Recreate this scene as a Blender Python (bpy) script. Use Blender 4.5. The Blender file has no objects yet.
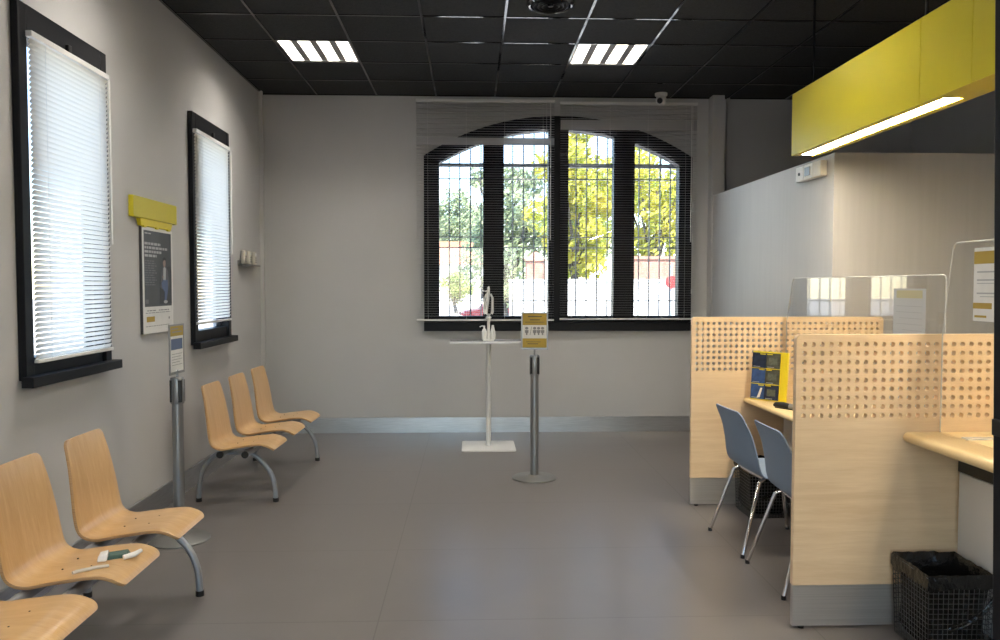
import bpy, bmesh, math, random
from math import sin, cos, pi, sqrt, radians
from mathutils import Vector, Matrix
random.seed(7)
S = bpy.context.scene
COL = S.collection

# ------------------------------------------------------------------ helpers
def lin(r, g, b):
    f = lambda c: (c/255/12.92) if c/255 <= .04045 else ((c/255+.055)/1.055)**2.4
    return (f(r), f(g), f(b), 1)

class MB:
    """collects shapes and links them as ONE mesh object"""
    def __init__(s): s.v = []; s.f = []; s.m = []; s.mi = 0
    def add(s, vs, fs):
        o = len(s.v); s.v += [tuple(p) for p in vs]
        for f in fs: s.f.append([i+o for i in f]); s.m.append(s.mi)
        return s
    def box(s, x0, y0, z0, x1, y1, z1):
        return s.add([(x0,y0,z0),(x1,y0,z0),(x1,y1,z0),(x0,y1,z0),(x0,y0,z1),(x1,y0,z1),(x1,y1,z1),(x0,y1,z1)],
              [(0,3,2,1),(4,5,6,7),(0,1,5,4),(1,2,6,5),(2,3,7,6),(3,0,4,7)])
    def hexa(s, b, t):   # bottom 4 points, top 4 points
        return s.add(list(b)+list(t), [(0,3,2,1),(4,5,6,7),(0,1,5,4),(1,2,6,5),(2,3,7,6),(3,0,4,7)])
    def tube(s, pts, r, n=10, cap=True):
        P = [Vector(p) for p in pts]; rr = r if isinstance(r, (list, tuple)) else [r]*len(P)
        rings = []; up = None
        for i, p in enumerate(P):
            d = (P[min(i+1, len(P)-1)]-P[max(i-1, 0)]).normalized()
            if up is None:
                up = Vector((0,0,1)) if abs(d.z) < .9 else Vector((1,0,0))
            a = d.cross(up).normalized(); up = a.cross(d).normalized()
            rings.append([p+(a*cos(2*pi*k/n)+up*sin(2*pi*k/n))*rr[i] for k in range(n)])
        vs = [q for R in rings for q in R]
        fs = [(i*n+k, i*n+(k+1) % n, (i+1)*n+(k+1) % n, (i+1)*n+k) for i in range(len(P)-1) for k in range(n)]
        if cap: fs += [tuple(range(n))[::-1], tuple((len(P)-1)*n+k for k in range(n))]
        return s.add(vs, fs)
    def lathe(s, prof, c=(0,0,0), n=32):
        m = len(prof); vs = []; fs = []
        for k in range(n):
            a = 2*pi*k/n
            for r, z in prof: vs.append((c[0]+r*cos(a), c[1]+r*sin(a), c[2]+z))
        for k in range(n):
            for j in range(m-1):
                q = (k*m+j, ((k+1) % n)*m+j, ((k+1) % n)*m+j+1, k*m+j+1); fs.append(q)
        return s.add(vs, fs)
    def prism(s, poly, fn):   # poly: 2D points; fn(u, v, side) -> 3D, side 0/1
        n = len(poly)
        vs = [fn(u, v, 0) for u, v in poly]+[fn(u, v, 1) for u, v in poly]
        return s.add(vs, [tuple(range(n))[::-1], tuple(range(n, 2*n))]+[(i, (i+1) % n, n+(i+1) % n, n+i) for i in range(n)])
    def build(s, name, mats, parent=None, bevel=0, smooth=40, seg=2, weld=False, solid=0):
        me = bpy.data.meshes.new(name); me.from_pydata(s.v, [], s.f)
        if not isinstance(mats, (list, tuple)): mats = [mats]
        for m in mats: me.materials.append(m)
        for p, i in zip(me.polygons, s.m): p.material_index = i
        bm = bmesh.new(); bm.from_mesh(me)
        if weld: bmesh.ops.remove_doubles(bm, verts=bm.verts, dist=1e-5)
        bmesh.ops.recalc_face_normals(bm, faces=bm.faces)
        bm.to_mesh(me); bm.free()
        o = bpy.data.objects.new(name, me); COL.objects.link(o)
        if parent is not None: o.parent = parent
        if smooth:
            for p in me.polygons: p.use_smooth = True
            me.set_sharp_from_angle(angle=radians(smooth))
        if bevel:
            b = o.modifiers.new('bevel', 'BEVEL'); b.width = bevel; b.segments = seg; b.limit_method = 'ANGLE'; b.angle_limit = radians(50)
        return o

def tag(o, label, cat, group=None):
    o['label'] = label; o['category'] = cat
    if group: o['group'] = group
    return o
def thing(name, label, cat, loc=(0,0,0), rz=0, group=None):
    o = bpy.data.objects.new(name, None); COL.objects.link(o); o.empty_display_size = .1
    o.location = loc; o.rotation_euler = (0,0,rz)
    return tag(o, label, cat, group)
def struct(o): o['kind'] = 'structure'; return o
def copy_tree(o, parent=None):
    c = o.copy(); COL.objects.link(c)
    if parent is not None: c.parent = parent
    for ch in list(o.children): copy_tree(ch, c)
    return c

# ------------------------------------------------------------------ materials
def newmat(name):
    m = bpy.data.materials.new(name); m.use_nodes = True
    nt = m.node_tree; b = nt.nodes['Principled BSDF']
    return m, nt, b
def mat(name, col, rough=.5, metal=0, spec=.5, vary=None, bump=None, stretch=(1,1,1), coat=0, rvary=0):
    """vary=(scale, amount): mottles the colour; bump=(scale, strength)"""
    m, nt, b = newmat(name); N = nt.nodes; L = nt.links
    b.inputs['Base Color'].default_value = col; b.inputs['Roughness'].default_value = rough
    b.inputs['Metallic'].default_value = metal; b.inputs['Specular IOR Level'].default_value = spec
    if coat: b.inputs['Coat Weight'].default_value = coat; b.inputs['Coat Roughness'].default_value = .15
    tc = N.new('ShaderNodeTexCoord'); mp = N.new('ShaderNodeMapping'); L.new(tc.outputs['Object'], mp.inputs[0])
    mp.inputs['Scale'].default_value = stretch
    if vary:
        t = N.new('ShaderNodeTexNoise'); t.inputs['Scale'].default_value = vary[0]; t.inputs['Detail'].default_value = 5
        L.new(mp.outputs[0], t.inputs['Vector'])
        r = N.new('ShaderNodeValToRGB'); a = vary[1]
        r.color_ramp.elements[0].position = .3; r.color_ramp.elements[1].position = .7
        r.color_ramp.elements[0].color = tuple(max(0, c*(1-a)) for c in col[:3])+(1,)
        r.color_ramp.elements[1].color = tuple(min(1, c*(1+a)) for c in col[:3])+(1,)
        L.new(t.outputs['Fac'], r.inputs[0]); L.new(r.outputs[0], b.inputs['Base Color'])
        if rvary:
            mm = N.new('ShaderNodeMapRange'); mm.inputs[3].default_value = rough-rvary; mm.inputs[4].default_value = rough+rvary
            L.new(t.outputs['Fac'], mm.inputs[0]); L.new(mm.outputs[0], b.inputs['Roughness'])
    if bump:
        t2 = N.new('ShaderNodeTexNoise'); t2.inputs['Scale'].default_value = bump[0]; t2.inputs['Detail'].default_value = 4
        L.new(mp.outputs[0], t2.inputs['Vector'])
        bp = N.new('ShaderNodeBump'); bp.inputs['Strength'].default_value = bump[1]; bp.inputs['Distance'].default_value = .01
        L.new(t2.outputs['Fac'], bp.inputs['Height']); L.new(bp.outputs[0], b.inputs['Normal'])
    return m
def wood(name, c1, c2, stretch, scale=3, rough=.35, coat=.0):
    m, nt, b = newmat(name); N = nt.nodes; L = nt.links
    tc = N.new('ShaderNodeTexCoord'); mp = N.new('ShaderNodeMapping'); L.new(tc.outputs['Object'], mp.inputs[0])
    mp.inputs['Scale'].default_value = stretch
    t = N.new('ShaderNodeTexNoise'); t.inputs['Scale'].default_value = scale; t.inputs['Detail'].default_value = 6; t.inputs['Distortion'].default_value = .6
    t2 = N.new('ShaderNodeTexNoise'); t2.inputs['Scale'].default_value = scale*6; t2.inputs['Detail'].default_value = 3
    L.new(mp.outputs[0], t.inputs['Vector']); L.new(mp.outputs[0], t2.inputs['Vector'])
    mx = N.new('ShaderNodeMix'); mx.inputs['Factor'].default_value = .35
    L.new(t.outputs['Fac'], mx.inputs['A']); L.new(t2.outputs['Fac'], mx.inputs['B'])
    r = N.new('ShaderNodeValToRGB'); r.color_ramp.elements[0].color = c1; r.color_ramp.elements[1].color = c2
    r.color_ramp.elements[0].position = .35; r.color_ramp.elements[1].position = .65
    L.new(mx.outputs[0], r.inputs[0]); L.new(r.outputs[0], b.inputs['Base Color'])
    b.inputs['Roughness'].default_value = rough
    if coat: b.inputs['Coat Weight'].default_value = coat; b.inputs['Coat Roughness'].default_value = .2
    return m
def emit(name, col, st):
    m, nt, b = newmat(name); b.inputs['Base Color'].default_value = (.8,.8,.8,1)
    b.inputs['Emission Color'].default_value = col; b.inputs['Emission Strength'].default_value = st
    return m
def clear(name, tint=(1,1,1,1), base=.04, haze=0, rough=0.0):
    """clear sheet: see-through, with a Schlick mirror reflection"""
    m, nt, b = newmat(name); N = nt.nodes; L = nt.links; N.remove(b)
    out = [n for n in N if n.type == 'OUTPUT_MATERIAL'][0]
    lw = N.new('ShaderNodeLayerWeight'); lw.inputs[0].default_value = .5
    pw = N.new('ShaderNodeMath'); pw.operation = 'POWER'; pw.inputs[1].default_value = 5; L.new(lw.outputs['Facing'], pw.inputs[0])
    mr = N.new('ShaderNodeMapRange'); mr.inputs[3].default_value = base; mr.inputs[4].default_value = 1; L.new(pw.outputs[0], mr.inputs[0])
    tr = N.new('ShaderNodeBsdfTransparent'); tr.inputs[0].default_value = tint
    gl = N.new('ShaderNodeBsdfGlossy'); gl.inputs['Roughness'].default_value = rough
    mx = N.new('ShaderNodeMixShader'); L.new(mr.outputs[0], mx.inputs[0])
    last = tr.outputs[0]
    if haze:
        df = N.new('ShaderNodeBsdfDiffuse'); df.inputs[0].default_value = (.85,.87,.88,1)
        m2 = N.new('ShaderNodeMixShader'); m2.inputs[0].default_value = haze
        L.new(tr.outputs[0], m2.inputs[1]); L.new(df.outputs[0], m2.inputs[2]); last = m2.outputs[0]
    L.new(last, mx.inputs[1]); L.new(gl.outputs[0], mx.inputs[2]); L.new(mx.outputs[0], out.inputs[0])
    return m
def translucent(name, col, amount, rough=.5):
    m, nt, b = newmat(name); N = nt.nodes; L = nt.links
    out = [n for n in N if n.type == 'OUTPUT_MATERIAL'][0]
    b.inputs['Base Color'].default_value = col; b.inputs['Roughness'].default_value = rough
    t = N.new('ShaderNodeBsdfTranslucent'); t.inputs[0].default_value = col
    mx = N.new('ShaderNodeMixShader'); mx.inputs[0].default_value = amount
    L.new(b.outputs[0], mx.inputs[1]); L.new(t.outputs[0], mx.inputs[2]); L.new(mx.outputs[0], out.inputs[0])
    return m
def leafmat(name, c1, c2):
    m, nt, b = newmat(name); N = nt.nodes; L = nt.links
    out = [n for n in N if n.type == 'OUTPUT_MATERIAL'][0]
    tc = N.new('ShaderNodeTexCoord'); t = N.new('ShaderNodeTexNoise'); t.inputs['Scale'].default_value = 1.3
    L.new(tc.outputs['Object'], t.inputs['Vector'])
    r = N.new('ShaderNodeValToRGB'); r.color_ramp.elements[0].color = c1; r.color_ramp.elements[1].color = c2
    r.color_ramp.elements[0].position = .35; r.color_ramp.elements[1].position = .65
    L.new(t.outputs['Fac'], r.inputs[0]); L.new(r.outputs[0], b.inputs['Base Color']); b.inputs['Roughness'].default_value = .6
    tl = N.new('ShaderNodeBsdfTranslucent'); L.new(r.outputs[0], tl.inputs[0])
    mx = N.new('ShaderNodeMixShader'); mx.inputs[0].default_value = .4
    L.new(b.outputs[0], mx.inputs[1]); L.new(tl.outputs[0], mx.inputs[2]); L.new(mx.outputs[0], out.inputs[0])
    return m

def floor_mat():
    m, nt, b = newmat('floor_tiles'); N = nt.nodes; L = nt.links
    tc = N.new('ShaderNodeTexCoord')
    n1 = N.new('ShaderNodeTexNoise'); n1.inputs['Scale'].default_value = 2.2; n1.inputs['Detail'].default_value = 6; n1.inputs['Roughness'].default_value = .55
    L.new(tc.outputs['Object'], n1.inputs['Vector'])
    r = N.new('ShaderNodeValToRGB'); r.color_ramp.elements[0].color = (.132,.120,.115,1); r.color_ramp.elements[1].color = (.175,.161,.155,1)
    r.color_ramp.elements[0].position = .1; r.color_ramp.elements[1].position = .9
    L.new(n1.outputs['Fac'], r.inputs[0])
    br = N.new('ShaderNodeTexBrick'); br.offset = 0; br.inputs['Scale'].default_value = 1
    br.inputs['Brick Width'].default_value = 1.94; br.inputs['Row Height'].default_value = .97; br.inputs['Mortar Size'].default_value = .003
    br.inputs['Color1'].default_value = (1,1,1,1); br.inputs['Color2'].default_value = (.97,.97,.97,1); br.inputs['Mortar'].default_value = (.70,.70,.70,1)
    mp = N.new('ShaderNodeMapping'); mp.inputs['Location'].default_value = (.42,.34,0); L.new(tc.outputs['Object'], mp.inputs[0]); L.new(mp.outputs[0], br.inputs['Vector'])
    mx = N.new('ShaderNodeMix'); mx.data_type = 'RGBA'; mx.blend_type = 'MULTIPLY'; mx.inputs['Factor'].default_value = 1
    L.new(r.outputs[0], mx.inputs['A']); L.new(br.outputs['Color'], mx.inputs['B'])
    L.new(mx.outputs['Result'], b.inputs['Base Color'])
    mr = N.new('ShaderNodeMapRange'); mr.inputs[3].default_value = .25; mr.inputs[4].default_value = .36
    L.new(n1.outputs['Fac'], mr.inputs[0]); L.new(mr.outputs[0], b.inputs['Roughness'])
    return m

M = {}
M['wall'] = mat('grey_wall_paint', (.545,.543,.538,1), .75, spec=.25, vary=(1.2,.03), bump=(160,.05))
M['wall2'] = mat('partition_laminate', (.455,.452,.45,1), .45, spec=.4, vary=(30,.03), stretch=(1,1,.05))
M['floor'] = floor_mat()
M['ceil'] = mat('black_ceiling_tile', (.028,.030,.031,1), .75, spec=.3, vary=(60,.25), bump=(220,.15))
M['grid'] = mat('black_gloss_grid', (.008,.008,.008,1), .07, spec=1)
M['grid'].node_tree.nodes['Principled BSDF'].inputs['IOR'].default_value = 2.0
M['black'] = mat('black_frame_paint', (.007,.008,.011,1), .45, spec=.2)
M['blackp'] = mat('black_plastic', (.01,.01,.01,1), .4)
M['slat'] = translucent('white_slat', (.82,.78,.70,1), .52, .4)
M['slatd'] = translucent('grey_slat', (.42,.42,.43,1), .25, .4)
M['white'] = mat('white_paint', (.75,.75,.73,1), .4)
M['offwhite'] = mat('warm_white_plastic', (.62,.58,.50,1), .4)
M['yellow'] = mat('yellow_panel', (.62,.53,.012,1), .35, vary=(2,.02))
M['yellowp'] = mat('yellow_plastic', (.75,.62,.02,1), .4)
M['cream'] = wood('cream_counter_wood', lin(226,196,140), lin(238,212,160), (6,1,6), 2, .3, .2)
M['ply'] = wood('beech_plywood', lin(198,157,104), lin(212,175,123), (1.2,9,1.2), 3, .3, .35)
M['plyedge'] = wood('plywood_edge', lin(168,128,84), lin(205,168,120), (2,2,120), 3, .5)
M['panel'] = wood('pale_maple_laminate', lin(218,190,152), lin(231,206,170), (.7,1,11), 2.5, .42)
M['steel'] = mat('brushed_steel', (.62,.63,.65,1), .33, 1, vary=(8,.12), stretch=(1,1,40))
M['alu'] = mat('grey_aluminium_paint', (.36,.38,.41,1), .38, .55)
M['pole'] = mat('satin_grey_pole', (.28,.285,.29,1), .35, .7)
M['basegrey'] = mat('grey_base_plate', (.22,.22,.21,1), .4, .5)
M['chrome'] = mat('chrome', (.75,.72,.70,1), .1, 1)
M['blue'] = mat('blue_grey_polypropylene', (.21,.285,.39,1), .5, vary=(6,.03))
M['glass'] = clear('window_glass', (.97,.98,.98,1), .04)
M['plexi'] = clear('acrylic_sheet', (.985,.99,.99,1), .05)
M['plexiedge'] = clear('acrylic_edge', (.9,.93,.93,1), .2, haze=.7)
M['lamp'] = emit('lamp_strip', (1,.93,.84,1), 25)
M['tubelamp'] = emit('warm_strip_lamp', (1,.86,.66,1), 34)
M['lampdiv'] = mat('lamp_divider', (.35,.34,.33,1), .5)
M['paper'] = mat('paper', (.74,.74,.72,1), .6, vary=(12,.05))
M['palepaper'] = mat('pale_grey_paper', (.50,.52,.53,1), .6)
M['palegold'] = mat('faded_yellow_print', (.50,.47,.28,1), .6)
M['paleink'] = mat('faded_grey_print', (.40,.42,.43,1), .6)
M['gold'] = mat('gold_print', (.42,.29,.045,1), .6)
M['ink'] = mat('ink', (.05,.05,.055,1), .6)
M['greyink'] = mat('grey_ink', (.25,.25,.26,1), .6)
M['poster'] = mat('dark_poster_print', (.040,.043,.048,1), .35, vary=(4,.3))
M['figdark'] = mat('poster_dark_cloth', (.022,.022,.026,1), .4)
M['figgrey'] = mat('poster_grey_jacket', (.085,.085,.095,1), .4)
M['figskin'] = mat('poster_skin', (.30,.20,.16,1), .4)
M['figblue'] = mat('poster_blue', (.07,.11,.22,1), .4)
M['txt'] = mat('poster_white_text', (.45,.45,.45,1), .5)
M['txt2'] = mat('poster_grey_text', (.16,.16,.17,1), .5)
M['navy'] = mat('brochure_navy', (.012,.02,.05,1), .35, vary=(30,.5))
M['bluep'] = mat('brochure_blue', (.03,.075,.22,1), .35, vary=(25,.3))
M['patch'] = mat('brochure_patch', (.10,.11,.085,1), .4, vary=(60,.4))
M['olive'] = mat('brochure_olive', (.06,.065,.045,1), .35, vary=(30,.5))
M['bag'] = mat('black_bag_film', (.006,.006,.006,1), .2, spec=.45, bump=(30,1.0))
M['wire'] = mat('black_wire', (.10,.10,.10,1), .3, .6)
M['green'] = mat('dark_green_foil', (.04,.09,.07,1), .35)
M['kick'] = mat('brushed_kick_plate', (.55,.53,.50,1), .42, .7, vary=(5,.1), stretch=(.3,1,40))
M['cable'] = mat('dark_lens', (.02,.02,.025,1), .1)
M['whitecab'] = mat('white_cabinet_front', (.72,.71,.69,1), .4)

E_ = 1.515
H = 3.456
LX = -2.11      # left wall face
BY = 8.18       # back wall face
RX = 4.6        # right wall face
NY = -2.6       # wall behind the viewer

# ------------------------------------------------------------------ room shell
struct(MB().box(LX-.3, NY-.3, -.2, RX+.3, BY+.3, 0).build('floor', M['floor'], smooth=0))

LW = [(3.775,4.635,1.07,2.82), (6.05,6.93,1.07,2.81)]   # openings y0,y1,z0,z1
b = MB(); y = NY
for y0, y1, z0, z1 in LW:
    b.box(LX-.12, y, 0, LX, y0, H+.1); b.box(LX-.12, y0, 0, LX, y1, z0); b.box(LX-.12, y0, z1, LX, y1, H+.1); y = y1
b.box(LX-.12, y, 0, LX, BY+.3, H+.1)
struct(b.build('wall_left', M['wall'], smooth=0))
struct(MB().box(RX, NY, 0, RX+.3, BY+.3, H+.1).build('wall_right', M['wall'], smooth=0))
EX0, EX1, EZ = -1.3, 1.3, 2.5
struct(MB().box(LX-.3, NY-.3, 0, EX0, NY, H+.1).box(EX1, NY-.3, 0, RX+.3, NY, H+.1).box(EX0, NY-.3, EZ, EX1, NY, H+.1).build('wall_near', M['wall'], smooth=0))
b = MB()
for x in (EX0, -.03, EX1-.06): b.box(x, NY-.16, 0, x+.06, NY-.10, EZ)
b.box(EX0, NY-.16, EZ-.06, EX1, NY-.10, EZ).box(EX0, NY-.16, 0, EX1, NY-.10, .1)
d2 = struct(b.build('door_2', M['black'], smooth=0))
MB().box(EX0+.06, NY-.135, .1, -.03, NY-.127, EZ-.06).box(.03, NY-.135, .1, EX1-.06, NY-.127, EZ-.06).build('pane', M['glass'], d2, smooth=0)

# back wall with the arched opening
WX0, WX1, WZ0 = -.48, 2.295, 1.06
CX, CZ, RO, RI = .905, .728, 2.534, 2.39
def arc(x, R): return CZ+sqrt(max(0, R*R-(x-CX)**2))
def strip(b, x0, x1, lo, hi, y0, y1, n=1):
    for i in range(n):
        a, c = x0+(x1-x0)*i/n, x0+(x1-x0)*(i+1)/n
        b.hexa([(a,y0,lo(a)),(c,y0,lo(c)),(c,y1,lo(c)),(a,y1,lo(a))], [(a,y0,hi(a)),(c,y0,hi(c)),(c,y1,hi(c)),(a,y1,hi(a))])
K = lambda v: (lambda x: v)
b = MB()
b.box(LX, BY, 0, WX0, BY+.3, H+.1); b.box(WX1, BY, 0, RX, BY+.3, H+.1); b.box(WX0, BY, 0, WX1, BY+.3, WZ0)
strip(b, WX0, WX1, lambda x: arc(x, RO), K(H+.1), BY, BY+.3, 40)
struct(b.build('wall_back', M['wall'], smooth=0))

# ceiling: tiles, with the grid as its part; open cells take the light fittings
GX = [-.352+.6*k for k in range(-3, 9)]; GY = [5.19+.6*k for k in range(-14, 6)]
LIGHTS = [(-1.552, 6.39), (.848, 6.39), (-1.552, 3.99), (.848, 3.99), (-1.552, 1.59), (.848, 1.59), (-1.552, -.81), (.848, -.81)]
xs = [LX-.1]+[x for x in GX if LX < x < RX]+[RX+.1]; ys = [NY-.1]+[y for y in GY if NY < y < BY]+[BY+.2]
b = MB()
for i in range(len(xs)-1):
    for j in range(len(ys)-1):
        if any(abs(xs[i]-lx) < .01 and abs(ys[j]-ly) < .01 for lx, ly in LIGHTS): continue
        b.box(xs[i], ys[j], H, xs[i+1], ys[j+1], H+.02)
b.box(LX-.3, NY-.3, H+.12, RX+.3, BY+.3, H+.2)
ceiling = struct(b.build('ceiling', M['ceil'], smooth=0))
b = MB()
for x in xs[1:-1]: b.box(x-.009, NY, H-.006, x+.009, BY, H+.001)
for y in ys[1:-1]: b.box(LX, y-.009, H-.0055, RX, y+.009, H+.001)
for x in (LX, RX-.02): b.box(x, NY, H-.008, x+.02, BY, H+.001)
for y in (NY, BY-.02): b.box(LX, y, H-.008, RX, y+.02, H+.001)
b.build('ceiling_grid', M['grid'], ceiling, smooth=0)

# baseboards, trims
struct(MB().box(LX, NY, 0, LX+.015, BY, .15).build('baseboard_left', M['steel'], smooth=0))
struct(MB().box(LX, BY-.015, 0, 2.46, BY, .152).box(LX, BY-.019, .148, 2.46, BY, .156).build('baseboard_back', M['steel'], smooth=0))
struct(MB().box(LX, BY-.14, 0, LX+.035, BY-.10, H).build('trim_1', M['wall'], smooth=0))
struct(MB().box(2.46, BY-.14, 0, 2.58, BY, H).build('trim_2', M['wall'], smooth=0))
struct(MB().box(2.64, BY-.03, 0, 2.67, BY, H).build('trim_3', M['wall'], smooth=0))

# lower office box at the right (open above)
BX, BF, BH = 2.47, 5.425, 2.44
b = MB().hexa([(BX+.045,BF,0),(BX+.105,BF,0),(BX+.06,BY-.14,0),(BX,BY-.14,0)], [(BX+.045,BF,BH),(BX+.105,BF,BH),(BX+.06,BY-.14,BH),(BX,BY-.14,BH)]).box(BX+.105, BF, 0, RX, BF+.06, BH)
struct(b.build('wall_partition', M['wall2'], smooth=0))
struct(MB().box(BX+.040, BF-.004, 0, BX+.065, BF+.02, BH+.003).build('trim_4', M['wall2'], smooth=0))

# ------------------------------------------------------------------ left windows + blinds
def left_window(n, y0, y1, z0, z1):
    b = MB(); xo = LX+.035; xi = LX-.075; w = .06
    b.box(xi, y0-.012, z0, xo, y0+w, z1+.012); b.box(xi, y1-w, z0, xo, y1+.012, z1+.012)
    b.box(xi, y0+w, z1-.13, xo, y1-w, z1+.012); b.box(xi, y0+w, z0, xo-.02, y1-w, z0+.10)
    b.box(xi+.01, y0+w, z0+.10, xi+.05, y0+w+.03, z1-.13); b.box(xi+.01, y1-w-.03, z0+.10, xi+.05, y1-w, z1-.13)
    f = struct(b.build('window_%d' % n, M['black'], bevel=.004, smooth=30))
    MB().box(xi+.02, y0+w+.03, z0+.10, xi+.03, y1-w-.03, z1-.13).build('pane', M['glass'], f, smooth=0)
    MB().box(LX+.028, y0-.045, z0-.03, LX+.085, y1+.035, z0+.02).build('sill', M['black'], f, bevel=.004)
    MB().box(xo, (y0+y1)/2-.02, z1-.125, xo+.02, (y0+y1)/2+.015, z1-.07).build('latch', M['blackp'], f, bevel=.004)
    return f
for i, (y0, y1, z0, z1) in enumerate(LW):
    left_window(i+1, y0, y1, z0, z1)

def blind(name, label, p, width, ztop, zbot, axis, tilt, slatmat, wand_at, wand_len, group=None, stack=None, railmat=None, depth=.025, curve=.0035, cord=None):
    """hangs from ztop; p = centre top point on the wall side. local u = along the blind, w = into the room"""
    t = thing(name, label, 'blind', (p[0], p[1], zbot), 0, group)
    Q = (lambda u, w, z: (u, -w, z-zbot)) if axis == 'x' else (lambda u, w, z: (w, u, z-zbot))
    def bx(b, u0, u1, w0, w1, z0, z1):
        P = [Q(u, w, z) for z in (z0, z1) for (u, w) in ((u0,w0),(u1,w0),(u1,w1),(u0,w1))]
        b.hexa(P[:4], P[4:]); return b
    h = width/2; rm = railmat or M['white']
    bx(MB(), -h, h, -.015, .015, ztop-.028, ztop).build('headrail', rm, t, bevel=.002)
    b = MB(); z = ztop-.045; s = []
    zs = []
    while z > zbot+.03: zs.append(z); z -= .025
    for z in zs:
        a = tilt
        if stack and stack[0] < z < stack[1]: a = 1.25
        pts = []
        for k in range(4):
            d = (k/3-.5)*depth; c = curve*(1-(2*k/3-1)**2)
            pts.append((d*cos(a)-c*sin(a), d*sin(a)+c*cos(a)))
        vs = [Q(u, w, z+dz) for u in (-h+.004, h-.004) for (w, dz) in pts]
        b.add(vs, [(k, k+1, k+5, k+4) for k in range(3)])
    b.build('slats', slatmat, t, smooth=60)
    bx(MB(), -h+.002, h-.002, -.012, .012, zbot, zbot+.018).build('bottom_rail', rm, t, bevel=.003)
    n = max(2, int(width/.42)+1)
    for k in range(n):
        u = -h+.12+(width-.24)*k/(n-1)
        MB().tube([Q(u, .0128, zbot+.01), Q(u, .0128, ztop-.02)], .0009, 5).build('ladder_cord', rm, t)
    w = MB(); w.tube([Q(wand_at, .028, ztop-.03), Q(wand_at, .030, ztop-.06), Q(wand_at, .03, ztop-wand_len)], .0048, 8)
    w.build('wand', M['white'], t)
    if cord:
        c = MB(); c.tube([Q(cord[0], .026, ztop-.02), Q(cord[0], .026, ztop-cord[1]+.05)], .0016, 5)
        c.lathe([(0,0),(.006,.002),(.005,.045),(0,.05)], Q(cord[0], .026, ztop-cord[1]), 8)
        c.build('pull_cord', M['white'], t)
    return t
blind('venetian_blind', 'tilted white venetian blind on the nearer narrow window of the left wall', (LX+.062, 4.195), .79, 2.70, 1.15, 'y', 1.0, M['slat'], .36, .95)
blind('venetian_blind', 'white venetian blind on the farther narrow window, between the poster and the corner', (LX+.062, 6.42), .82, 2.685, 1.225, 'y', 1.0, M['slat'], .38, .9)

# ------------------------------------------------------------------ arched back window
b = MB(); fy0, fy1 = BY+.0, BY+.12
PX = [(-.325,.127), (.34,.80), (1.005,1.476), (1.692,2.155)]
prev = WX0
for x0, x1 in PX:
    strip(b, prev, x0, K(WZ0), lambda x: arc(x, RO), fy0, fy1, 4)
    strip(b, x0, x1, K(WZ0), K(1.207), fy0, fy1)
    strip(b, x0, x1, lambda x: arc(x, RI), lambda x: arc(x, RO), fy0, fy1, 8)
    prev = x1
strip(b, prev, WX1, K(WZ0), lambda x: arc(x, RO), fy0, fy1, 4)
w3 = struct(b.build('window_3', M['black'], smooth=0))
for x0, x1 in PX:
    g = MB(); strip(g, x0, x1, K(1.207), lambda x: arc(x, RI), BY+.06, BY+.066, 8); g.build('pane', M['glass'], w3, smooth=0)
    r = MB()     # sash rim around each light
    r.box(x0, BY-.012, 1.175, x1, BY, 1.207); r.box(x0-.03, BY-.012, 1.175, x0, BY, arc(x0, RI)); r.box(x1, BY-.012, 1.175, x1+.03, BY, arc(x1, RI))
    strip(r, x0-.03, x1+.03, lambda x: arc(x, RI), lambda x: arc(x, RI)+.03, BY-.012, BY, 8)
    r.build('sash', M['black'], w3, smooth=0)
MB().box(.83, BY-.03, WZ0, .98, BY, 3.25).build('centre_post', M['black'], w3, bevel=.004)
MB().box(WX0-.0, BY-.055, WZ0-.005, WX1+.01, BY+.02, WZ0+.085).build('sill', M['black'], w3, bevel=.004)

gr = thing('security_grille', 'thin metal bar grille outside the arched back window', 'grille', (CX, BY+.25, 1.0))
gx0 = (449.6-471)/792*(BY+.25)
for k in range(-2, 24):
    x = gx0+.1122*k
    if x < WX0+.03 or x > WX1-.03: continue
    MB().tube([(x-CX, 0, .08), (x-CX, 0, arc(x, RO)-1.03)], .0075, 6).build('bar', M['alu'], gr)
b = MB()
for v, r in ((182.5,.006), (240,.006), (250.5,.006), (303.5,.006)):
    z = E_+(289-v)/792*(BY+.25)-1.0
    b.box(WX0-CX+.01, -.008, z-r, WX1-CX-.01, .008, z+r)
b.build('cross_bars', M['alu'], gr, smooth=0)
z = E_+(289-169)/792*(BY+.25)-1.0
MB().box(WX0-CX+.01, -.012, z-.02, WX1-CX-.01, .012, z+.02).build('top_bar', M['alu'], gr, smooth=0)

blind('venetian_blind', 'open grey venetian blind over the left half of the arched back window', (.15, BY-.075), 1.41, 3.405, 1.16, 'x', .0, M['slatd'], .66, 1.42, None, (2.955,3.03), M['white'], cord=(.62, .35), curve=.0016)
blind('venetian_blind', 'open grey venetian blind over the right half of the arched back window', (1.615, BY-.075), 1.41, 3.39, 1.17, 'x', .0, M['slatd'], .64, 1.42, None, (3.12,3.20), M['white'], cord=(.655, 1.95), curve=.0016)

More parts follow.
